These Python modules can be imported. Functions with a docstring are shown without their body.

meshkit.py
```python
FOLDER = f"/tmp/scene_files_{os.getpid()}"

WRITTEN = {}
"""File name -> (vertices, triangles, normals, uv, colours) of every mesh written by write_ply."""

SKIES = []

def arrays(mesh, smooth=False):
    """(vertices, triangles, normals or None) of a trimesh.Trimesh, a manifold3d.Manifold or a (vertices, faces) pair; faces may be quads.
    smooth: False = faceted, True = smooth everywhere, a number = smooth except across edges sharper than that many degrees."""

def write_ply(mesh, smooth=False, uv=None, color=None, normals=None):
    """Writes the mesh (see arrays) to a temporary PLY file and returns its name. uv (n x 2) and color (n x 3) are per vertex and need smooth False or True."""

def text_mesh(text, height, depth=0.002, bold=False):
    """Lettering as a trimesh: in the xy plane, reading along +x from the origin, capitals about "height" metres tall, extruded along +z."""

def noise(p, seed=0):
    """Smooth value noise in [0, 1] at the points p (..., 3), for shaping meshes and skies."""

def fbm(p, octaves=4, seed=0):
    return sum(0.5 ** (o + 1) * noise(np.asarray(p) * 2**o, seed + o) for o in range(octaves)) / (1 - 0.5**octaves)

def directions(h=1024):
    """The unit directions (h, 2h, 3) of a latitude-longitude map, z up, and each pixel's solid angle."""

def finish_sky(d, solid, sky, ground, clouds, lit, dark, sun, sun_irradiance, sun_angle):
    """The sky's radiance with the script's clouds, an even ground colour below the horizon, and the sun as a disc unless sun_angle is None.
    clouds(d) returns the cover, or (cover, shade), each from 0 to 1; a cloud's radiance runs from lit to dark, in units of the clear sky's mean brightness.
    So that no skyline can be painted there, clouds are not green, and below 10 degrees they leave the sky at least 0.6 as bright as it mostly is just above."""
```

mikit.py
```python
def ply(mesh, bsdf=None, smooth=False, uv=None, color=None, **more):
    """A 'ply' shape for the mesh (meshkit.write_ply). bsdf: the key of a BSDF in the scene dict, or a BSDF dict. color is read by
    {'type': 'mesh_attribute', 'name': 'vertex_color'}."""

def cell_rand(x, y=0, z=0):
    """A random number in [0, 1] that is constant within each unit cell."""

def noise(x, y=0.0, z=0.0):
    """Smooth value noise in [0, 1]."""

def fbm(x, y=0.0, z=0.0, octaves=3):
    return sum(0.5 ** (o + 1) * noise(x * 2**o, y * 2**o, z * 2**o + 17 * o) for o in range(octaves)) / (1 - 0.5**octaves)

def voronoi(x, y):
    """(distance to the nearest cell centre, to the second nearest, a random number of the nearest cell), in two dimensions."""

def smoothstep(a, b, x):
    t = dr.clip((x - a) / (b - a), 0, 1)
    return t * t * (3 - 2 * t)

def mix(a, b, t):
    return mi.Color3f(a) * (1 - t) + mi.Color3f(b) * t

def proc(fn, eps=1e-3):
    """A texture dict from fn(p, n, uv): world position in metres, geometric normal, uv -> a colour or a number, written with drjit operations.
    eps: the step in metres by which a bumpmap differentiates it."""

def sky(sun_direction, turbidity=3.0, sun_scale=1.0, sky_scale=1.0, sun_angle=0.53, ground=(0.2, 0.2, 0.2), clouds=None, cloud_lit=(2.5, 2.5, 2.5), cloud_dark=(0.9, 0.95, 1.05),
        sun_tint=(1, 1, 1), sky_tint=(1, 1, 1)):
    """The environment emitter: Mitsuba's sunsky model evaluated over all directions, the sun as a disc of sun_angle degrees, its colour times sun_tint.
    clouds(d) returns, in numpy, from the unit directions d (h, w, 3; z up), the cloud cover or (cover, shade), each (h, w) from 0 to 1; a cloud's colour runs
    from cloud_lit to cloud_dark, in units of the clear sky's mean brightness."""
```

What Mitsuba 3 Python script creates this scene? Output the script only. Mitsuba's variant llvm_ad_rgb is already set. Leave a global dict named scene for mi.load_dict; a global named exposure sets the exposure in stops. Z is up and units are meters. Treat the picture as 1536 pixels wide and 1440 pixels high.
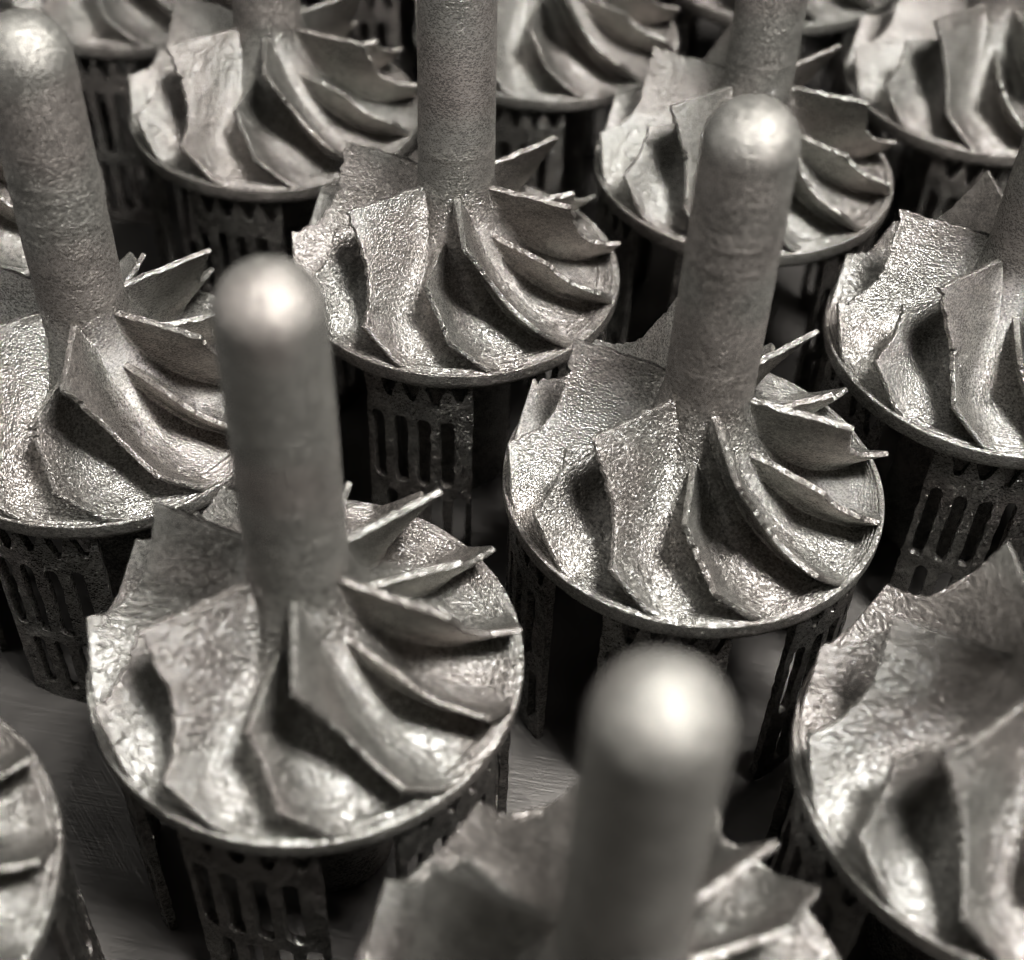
import math
import numpy as np
import trimesh
import manifold3d as m3
import drjit as dr
import mitsuba as mi
import mikit
import meshkit
from mikit import noise, fbm, smoothstep, mix, proc

T = mi.ScalarTransform4f
scene, labels = {}, {}
S = 0.010            # metres per disc radius: everything below is drawn for a disc of radius 1

# ---------------------------------------------------------------- camera, lamps, exposure
PITCH, ROLL, CAM_H, F_PX = 0.7945, 0.0454, 5.3186, 2144.97
_c, _s = math.cos(PITCH), math.sin(PITCH)
_fwd = np.array([0, _c, -_s])
_down = np.array([0, -_s, -_c])
_up = -(math.sin(ROLL) * np.array([1.0, 0, 0]) + math.cos(ROLL) * _down)
_eye = np.array([0, 0, CAM_H]) * S
scene['camera'] = {'type': 'thinlens', 'fov': math.degrees(2 * math.atan(768 / F_PX)), 'fov_axis': 'x',
                   'to_world': T().look_at(origin=_eye.tolist(), target=(_eye + _fwd).tolist(), up=_up.tolist()),
                   'near_clip': 0.001, 'far_clip': 10.0, 'aperture_radius': 0.062 * S, 'focus_distance': 7.6 * S}
exposure = -0.2


def lamp(key, label, pos, target, w, h, radiance):
    scene[key] = {'type': 'rectangle',
                  'to_world': T().look_at(origin=[S * v for v in pos], target=[S * v for v in target], up=[0.03, 1, 0.02]) @ T().scale([w * S, h * S, 1]),
                  'bsdf': {'type': 'diffuse', 'reflectance': {'type': 'rgb', 'value': 0.4}},
                  'emitter': {'type': 'area', 'radiance': {'type': 'rgb', 'value': radiance}}}
    labels[key] = {'label': label, 'category': 'lamp'}


lamp('ceiling_lamp', 'bright square lamp panel hanging to the front right above the rows of impellers', (7.2, 0.2, 21.8), (0.6, 6.0, 0), 2.8, 2.8, [500, 474, 449])
lamp('ceiling_panel', 'large soft white lamp panel hanging high over the build plate', (-1.5, 5.2, 17.5), (0, 6.5, 0), 3.2, 3.2, [5, 4.8, 4.6])
lamp('side_lamp', 'soft white lamp panel standing to the left of the build plate', (-15, 3.5, 7.5), (0, 5.5, 1), 2.6, 2.6, [18, 17.3, 16.6])
scene['room_light'] = {'type': 'constant', 'radiance': {'type': 'rgb', 'value': [0.004, 0.0039, 0.0038]}}

# ---------------------------------------------------------------- materials
def grain_bump(amount, layers):
    def fn(p, n, uv):
        q = p / S
        g = noise(q.x * 185, q.y * 185, q.z * 185) + 0.8 * noise(q.x * 112, q.y * 112, q.z * 112 + 9.0) + 0.1 * noise(q.x * 30, q.y * 30, q.z * 30 + 4.0)
        lay = noise(q.x * 3, q.y * 3, q.z * 78 + 31.0) + 0.5 * noise(q.x * 9, q.y * 9, q.z * 40)
        return (g * amount + lay * layers) * S
    return proc(fn, eps=0.0009 * S)


def metal_colour(a, b):
    def fn(p, n, uv):
        q = p / S
        t = 0.40 * noise(q.x * 150, q.y * 150, q.z * 150 + 50.0) + 0.34 * noise(q.x * 88, q.y * 88, q.z * 88 + 20.0) + 0.26 * fbm(q.x * 9, q.y * 9, q.z * 9, 3)
        tint = mix((1.0, 0.965, 0.94), (0.965, 0.985, 0.955), smoothstep(0.35, 0.65, fbm(q.x * 2.3, q.y * 2.3, q.z * 2.3 + 40.0, 2)))
        return mix(a, b, smoothstep(0.25, 0.75, t)) * tint
    return proc(fn)


def metal(key, a, b, rough, amount, layers):
    scene[key] = {'type': 'twosided', 'bsdf': {'type': 'bumpmap', 'bump': grain_bump(amount, layers), 'scale': 1.0,
                  'bsdf': {'type': 'principled', 'base_color': metal_colour(a, b), 'metallic': 1.0, 'roughness': rough, 'specular': 0.5}}}


metal('sintered_metal', (0.080, 0.078, 0.075), (0.290, 0.283, 0.272), 0.43, 0.0058, 0.0010)
metal('shaft_metal', (0.082, 0.080, 0.077), (0.228, 0.222, 0.214), 0.58, 0.0042, 0.0016)
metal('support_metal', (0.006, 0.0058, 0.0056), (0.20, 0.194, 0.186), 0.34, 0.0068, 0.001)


def plate_bump(p, n, uv):
    q = p / S
    u, v = q.x * 0.8 + q.y * 0.6, q.x * -0.6 + q.y * 0.8
    return (noise(u * 150, v * 5) + 0.8 * noise(u * 90 + v * 90, u * 4 - v * 4) + 0.5 * noise(q.x * 110, q.y * 110)) * 0.0022 * S


def plate_colour(p, n, uv):
    q = p / S
    return mix((0.030, 0.0293, 0.0282), (0.075, 0.073, 0.070), fbm(q.x * 3, q.y * 3, 0.0, 3))


scene['plate_metal'] = {'type': 'twosided', 'bsdf': {'type': 'bumpmap', 'bump': proc(plate_bump, eps=0.004 * S), 'scale': 1.0,
                        'bsdf': {'type': 'principled', 'base_color': proc(plate_colour), 'metallic': 1.0, 'roughness': 0.58}}}

# ---------------------------------------------------------------- build plate
SUPPORT_FOOT = -1.58
pl = trimesh.creation.box((44, 44, 2.0))
pl.apply_translation((0, 10, SUPPORT_FOOT - 1.0))
scene['build_plate'] = mikit.ply(pl, 'plate_metal', to_world=T().scale([S, S, S]))
labels['build_plate'] = {'label': 'flat ground metal build plate under the impellers', 'kind': 'structure'}

# ---------------------------------------------------------------- the impeller's meshes (disc radius 1, rim top at z 0)
def hub_z(r):
    return 0.72 * (1 - np.sqrt(np.clip(1 - (np.clip(1 - r, 0, 0.78) / 0.78) ** 2, 0, 1)))


def hub_r(z):
    return 1 - 0.78 * np.sqrt(np.clip(1 - (np.clip(0.72 - z, 0, 0.72) / 0.72) ** 2, 0, 1))


def lathe(prof, n, seed, amp):
    """Closed-around-z surface from the (r, z) profile, roughened a little."""
    prof = np.asarray(prof, float)
    a = np.arange(n) * 2 * math.pi / n
    v = np.stack([prof[:, None, 0] * np.sin(a), -prof[:, None, 0] * np.cos(a), np.broadcast_to(prof[:, None, 1], (len(prof), n))], -1)
    i, j = np.meshgrid(np.arange(len(prof) - 1), np.arange(n), indexing='ij')
    k = (j + 1) % n
    f = np.stack([i * n + j, (i + 1) * n + j, (i + 1) * n + k, i * n + k], -1).reshape(-1, 4)
    v = v.reshape(-1, 3)
    d = v / np.maximum(np.linalg.norm(v * [1, 1, 0], axis=1, keepdims=True), 0.05) * [1, 1, 0]
    w = meshkit.fbm(v * 14, 3, seed) - 0.5
    v = v + d * (w * amp)[:, None]
    v[:, 2] += (meshkit.fbm(v * 17, 3, seed + 7) - 0.5) * amp
    m = trimesh.Trimesh(v, np.vstack([f[:, [0, 1, 2]], f[:, [0, 2, 3]]]), process=False)
    return m


def hub_mesh(seed, fine):
    L = 0.0026
    rr = np.concatenate([np.linspace(0.985, 0.80, 110 if fine else 24), np.linspace(0.80, 0.32, 34 if fine else 18)[1:]])
    z = hub_z(rr)
    st = np.floor(z / L) * L + L * np.clip(((z / L) % 1 - 0.62) / 0.3, 0, 1)
    w = np.clip((rr - 0.72) / 0.1, 0, 1)
    z = z * (1 - w) + st * w
    ring = meshkit.noise(np.stack([rr * 70, rr * 0, rr * 0 + seed], -1), seed) + 0.6 * meshkit.noise(np.stack([rr * 125, rr * 0, rr * 0 + seed], -1), seed + 1)
    z = z + 0.0135 * (ring - 0.8) * np.clip((rr - 0.84) / 0.05, 0, 1) * np.clip((0.99 - rr) / 0.01, 0, 1)
    up = np.linspace(hub_z(np.array([0.32]))[0], 0.70, 14)[1:]
    prof = [(0.02, -0.118), (0.6, -0.118), (0.93, -0.118), (0.976, -0.114), (0.992, -0.098), (1.0, -0.07), (1.0, -0.016), (0.9988, -0.005), (0.9955, -0.001)]
    prof += list(zip(rr, z)) + [(float(hub_r(x)), x) for x in up] + [(0.20, 0.70)]
    return lathe(prof, 200 if fine else 90, seed, 0.006)


SHAFT_TOP = 2.224
def shaft_mesh(seed, fine):
    rt = 0.209
    t = np.linspace(0, math.pi / 2, 22)
    zz = np.linspace(0.62, SHAFT_TOP - rt, 90 if fine else 40)
    rng = np.random.default_rng(seed)
    r = 0.2215 + (rt - 0.2215) * (zz - 0.62) / (SHAFT_TOP - rt - 0.62)
    for g in rng.uniform(0.75, 1.95, 4):                                   # faint rings where the laser restarted
        r = r + rng.choice([-1, 1]) * 0.0022 * np.exp(-((zz - g) / 0.012) ** 2)
    prof = list(zip(r, zz)) + [(rt * math.cos(x), SHAFT_TOP - rt + rt * math.sin(x)) for x in t[1:-1]] + [(0.002, SHAFT_TOP)]
    return lathe(prof, 96 if fine else 48, seed, 0.0030)


def spline(x, pts):
    from scipy.interpolate import PchipInterpolator
    pts = np.asarray(pts, float)
    return PchipInterpolator(pts[:, 0], pts[:, 1:])(x)


SHROUD = [(0, .73, .676, 6.5), (.22, .722, .545, 13), (.44, .733, .41, 19.5), (.64, .79, .305, 24.8), (.82, .880, .245, 28.8), (1, .983, .22, 31.3)]
HUB = [(0, .22, .66, 3.8), (.22, .245, .53, 10), (.44, .295, .40, 18), (.64, .43, .222, 27.5), (.82, .69, .062, 36.5), (1, .984, -.002, 45)]


def blade_mesh(s0, az, seed, fine):
    """A blade ruled between its root line on the hub and its tip line, running out into the hub through a wide scooped fillet on its
    channel side and a small one on its back; s0 is where along these lines its leading edge lies."""
    nu, nv, nf = (64, 24, 12) if fine else (26, 11, 6)
    e = 0.010
    su = np.unique(np.concatenate([np.linspace(0, 1, nu), [0.002, 0.006, 0.012, 1 - 0.002, 1 - 0.006, 1 - 0.012]]))
    q = np.unique(np.concatenate([np.linspace(0, 1, nv), [1 - 0.003, 1 - 0.008, 1 - 0.016]]))
    s = s0 + (1 - s0) * su
    hub, tip = spline(s, HUB), spline(s, SHROUD)
    low = hub[:, 0] >= 0.40
    hub[low, 1] = hub_z(hub[low, 0])
    hub[~low, 0] = hub_r(hub[~low, 1])

    def xyz(c, turn=0.0):
        a = np.radians(c[:, 2] + az) + turn
        return np.stack([c[:, 0] * np.sin(a), -c[:, 0] * np.cos(a), c[:, 1]], -1)
    A, B = xyz(hub), xyz(tip)
    length = np.linalg.norm(B - A, axis=1)
    D = (B - A) / length[:, None]
    rng = np.random.default_rng(seed)
    # uneven, nibbled edges
    edge = (meshkit.fbm(np.stack([s * 22, s * 0 + seed, s * 0], -1), 3, seed) - 0.5) * 0.028
    for _ in range(rng.integers(0, 3)):                                    # small nicks
        edge = edge - rng.uniform(0.012, 0.032) * np.exp(-((su - rng.uniform(0.05, 0.95)) / rng.uniform(0.010, 0.022)) ** 2)
    du = np.gradient(A * 0.5 + B * 0.5, axis=0)
    lu = np.linalg.norm(du, axis=1).sum()
    cap = lambda d: (1 - (1 - np.clip(d / e, 0, 1)) ** 4) ** 0.25
    cu = cap(np.minimum(su, 1 - su) * lu)
    ramp = np.clip(su / 0.22, 0.12, 1) * np.clip((1 - su) / 0.10, 0.45, 1)
    tangent = np.stack([np.cos(np.radians(hub[:, 2] + az)), np.sin(np.radians(hub[:, 2] + az)), 0 * s], -1)
    sides = []
    for way, width, height in ((1, 0.150, 0.20), (-1, 0.050, 0.075)):       # towards larger and smaller azimuth
        H = np.minimum(height, 0.45 * length) * (0.35 + 0.65 * ramp)
        W = (0.016 + np.minimum(width, 0.24 * hub[:, 0]) * ramp) * cu
        v = (H / length)[:, None] + (1 - H / length)[:, None] * q[None, :]
        M = A[:, None] + D[:, None] * (v * length[:, None])[..., None]
        M += (D * edge[:, None])[:, None] * (v ** 3)[..., None]
        lead = (meshkit.fbm(np.stack([v[0] * 14, v[0] * 0 + seed, v[0] * 0 + 3], -1), 3, seed) - 0.5) * 0.024
        M[..., 2] += lead[None, :] * np.exp(-su / 0.03)[:, None]
        N = np.cross(np.gradient(M, axis=0), np.gradient(M, axis=1))
        N /= np.maximum(np.linalg.norm(N, axis=2, keepdims=True), 1e-12)
        N *= np.sign((N * tangent[:, None]).sum(-1).mean()) * way
        t = (0.0145 + 0.004 * (1 - v)) * cu[:, None] * cap((1 - v) * length[:, None])
        face = M + N * (t + 0.004 * (meshkit.fbm(M * 30 + 5 * way, 2, seed + 1) - 0.5) * (t > 0.006))[..., None]
        root = A + N[:, 0] * t[:, :1]
        foot = xyz(hub, way * W / hub[:, 0])
        foot = foot - np.stack([foot[:, 0] * 0.006, foot[:, 1] * 0.006, 0 * s + 0.005], -1)
        x = np.linspace(1, 0, nf + 1)[:-1, None, None]
        fil = (1 - x) ** 2 * face[None, :, 0] + 2 * x * (1 - x) * root[None] + x ** 2 * foot[None]
        sides.append(np.concatenate([fil.transpose(1, 0, 2), face], axis=1))
    P, Q = sides
    n1, n2 = P.shape[:2]
    i, j = np.meshgrid(np.arange(n1 - 1), np.arange(n2 - 1), indexing='ij')
    f = np.stack([i * n2 + j, (i + 1) * n2 + j, (i + 1) * n2 + j + 1, i * n2 + j + 1], -1).reshape(-1, 4)
    quads = np.vstack([f, f[:, ::-1] + n1 * n2])
    m = trimesh.Trimesh(np.vstack([P.reshape(-1, 3), Q.reshape(-1, 3)]), np.vstack([quads[:, [0, 1, 2]], quads[:, [0, 2, 3]]]), process=False)
    m.merge_vertices(digits_vertex=7)
    return m


WALL_R, WALL_HALF, WALL_PITCH = 0.955, 19.5, 60.0
def support_wall_mesh(az, seed, fine, ring=WALL_R, half_width=WALL_HALF):
    """One curved perforated wall of the support: saw-toothed top against the disc, two staggered rows of slots."""
    rng = np.random.default_rng(seed)
    w = math.radians(half_width) * ring
    pitch = 2 * w / 4.6
    top, foot = -0.112, SUPPORT_FOOT + 0.004
    half = [-w + pitch * (0.55 + k) for k in range(4)]                      # slots of the upper row
    odd = [-w + pitch * (1.05 + k) for k in range(4) if pitch * (1.05 + k) < 2 * w - 0.02]
    outer = [(-w, foot), (w, foot), (w, top)]
    for c in reversed(odd):
        g = 0.060 * rng.uniform(0.85, 1.15)
        d = 0.165 * rng.uniform(0.85, 1.15)
        if c + g < w - 0.01:
            outer += [(c + g, top)]
        else:
            outer += [(min(c + g, w - 0.004), top)]
        outer += [(c + 0.014, top - d), (c - 0.014, top - d), (c - g, top)]
    outer += [(-w, top)]
    poly = m3.CrossSection([np.array(outer)])

    def slot(c, z0, z1):
        b = 0.040 * rng.uniform(0.9, 1.1)
        return m3.CrossSection([np.array([(c - b, z0 + 0.03), (c - 0.6 * b, z0), (c + 0.6 * b, z0 + rng.uniform(-0.01, 0.01)), (c + b, z0 + 0.03), (c + b, z1 - 0.03), (c + 0.5 * b, z1), (c - 0.5 * b, z1 + rng.uniform(-0.01, 0.01)), (c - b, z1 - 0.03)])])
    for c in half:
        poly = poly - slot(c, -0.95, -0.40)
    for c in odd:
        if c < w - 0.05:
            poly = poly - slot(c, -1.46, -1.03)
    m = m3.Manifold.extrude(poly, 0.045).refine_to_length(0.045 if fine else 0.09)

    def bend(v):
        x, z, d = v[:, 0], v[:, 1], v[:, 2]
        wob = (meshkit.fbm(np.stack([x * 16, z * 16, d * 16], -1), 3, seed) - 0.5) * 0.018
        r = ring - d + wob
        a = np.radians(az) + x / ring + (meshkit.noise(np.stack([x * 25, z * 25, d * 9 + 3], -1), seed) - 0.5) * 0.014
        return np.stack([r * np.sin(a), -r * np.cos(a), z], -1)
    return m.warp_batch(bend)


def make_kit(v, fine):
    """The shapes of one impeller: (part name, ply dict)."""
    kit = [('hub', mikit.ply(hub_mesh(10 + v, fine), 'sintered_metal', smooth=50)), ('shaft', mikit.ply(shaft_mesh(20 + v, fine), 'shaft_metal', smooth=True))]
    for k in range(6):
        kit.append(('blade', mikit.ply(blade_mesh(0.0, 60 * k, 100 * v + k, fine), 'sintered_metal', smooth=55)))
    for k in range(6):
        kit.append(('splitter_blade', mikit.ply(blade_mesh(0.44, 60 * k + 30, 100 * v + 50 + k, fine), 'sintered_metal', smooth=55)))
    for k in range(6):
        kit.append(('support_wall', mikit.ply(support_wall_mesh(-10 + WALL_PITCH * k, 100 * v + 80 + k, fine), 'support_metal', smooth=35)))
    core = [(0.32, SUPPORT_FOOT + 0.004), (0.36, SUPPORT_FOOT + 0.004), (0.36, -0.116), (0.32, -0.116), (0.32, SUPPORT_FOOT + 0.004)]
    core = [core[0]] + [(0.36, z) for z in np.linspace(SUPPORT_FOOT + 0.004, -0.116, 14)] + core[3:]
    kit.append(('support_core', mikit.ply(lathe(core, 60, 500 + v, 0.012), 'support_metal', smooth=35)))
    return kit



# ---------------------------------------------------------------- the rows of impellers
ORIGIN, STEP_A, STEP_B = np.array([-0.3998, 7.0126]), np.array([1.8541, 1.2640]), np.array([-1.3484, 1.7141])
PLACES = {
    (0, -1): 'sharp-focus metal impeller right of the picture centre with its whole round-topped shaft in view',
    (-1, -1): 'metal impeller at lower left with a soft-focus round shaft top and its full disc showing',
    (0, 0): 'metal impeller above the picture centre with a grainy shaft cut by the top edge',
    (-1, 0): 'metal impeller at the left edge whose leaning shaft ends pale in the upper left corner',
    (1, -1): 'metal impeller at the right edge, halfway up, its shaft cut by that edge',
    (0, -2): 'large blurred metal impeller in the lower right corner cut by the right edge',
    (-1, -2): 'nearest metal impeller at the bottom edge with the most blurred bright dome-topped shaft',
    (-2, -1): 'metal impeller in the lower left corner of which only the disc edge shows',
    (-1, 1): 'metal impeller at the left edge almost hidden behind the leaning shaft at upper left',
    (0, 1): 'metal impeller at upper left, behind and above the soft-focus shaft top at lower left',
    (1, 0): 'metal impeller at upper right, half hidden behind the sharp-focus round shaft top',
    (2, 0): 'soft-focus metal impeller in the upper right corner with pale left blades',
    (1, 1): 'soft-focus metal impeller at the top edge just right of the long grainy shaft',
    (0, 2): 'blurred metal impeller at the top edge above the pale shaft top at upper left',
    (1, 2): 'blurred metal impeller at the top edge, left of the long grainy shaft, mostly support showing',
    (2, 1): 'blurred metal impeller at the top edge left of the upper right corner impeller',
    (0, 3): 'blurred metal impeller behind the upper left corner, only a bit of its support showing',
    (1, 3): 'blurred far impeller beyond the top edge, a bit of support above the upper left disc',
    (2, 2): 'blurred far impeller beyond the top edge, its support right of the long grainy shaft',
    (3, 1): 'blurred far impeller beyond the top edge, its support above the upper right corner disc',
}
FAR = [(1, -2), (-2, -2), (2, -1), (3, 0)]
GROUP = 'sintered metal impellers standing in rows on the build plate'
NEAR = {(0, -1), (-1, -1), (0, 0), (-1, 0), (1, -1), (0, -2), (-1, -2), (-2, -1), (0, 1), (1, 0), (2, 0)}
NUDGE = {(-1, 1): np.array([-0.07, 0.0])}
order = list(PLACES) + FAR
for n, (i, j) in enumerate(order):
    key = 'turbine_impeller' if n == 0 else f'turbine_impeller_{n:03d}'
    c = (ORIGIN + i * STEP_A + j * STEP_B + NUDGE.get((i, j), 0)) * S
    kit = make_kit(n + 1, (i, j) in NEAR)
    place = T().translate([float(c[0]), float(c[1]), 0]).scale([S, S, S])
    labels[key] = {'label': PLACES.get((i, j), 'metal impeller of the same rows standing outside the picture'), 'category': 'impeller', 'group': GROUP if (i, j) in PLACES else 'impellers outside the picture'}
    seen = {}
    for part, d in kit:
        q = seen[part] = seen.get(part, -1) + 1
        scene[f'{key}__{part}' + (f'_{q:03d}' if q else '')] = {**d, 'to_world': place}
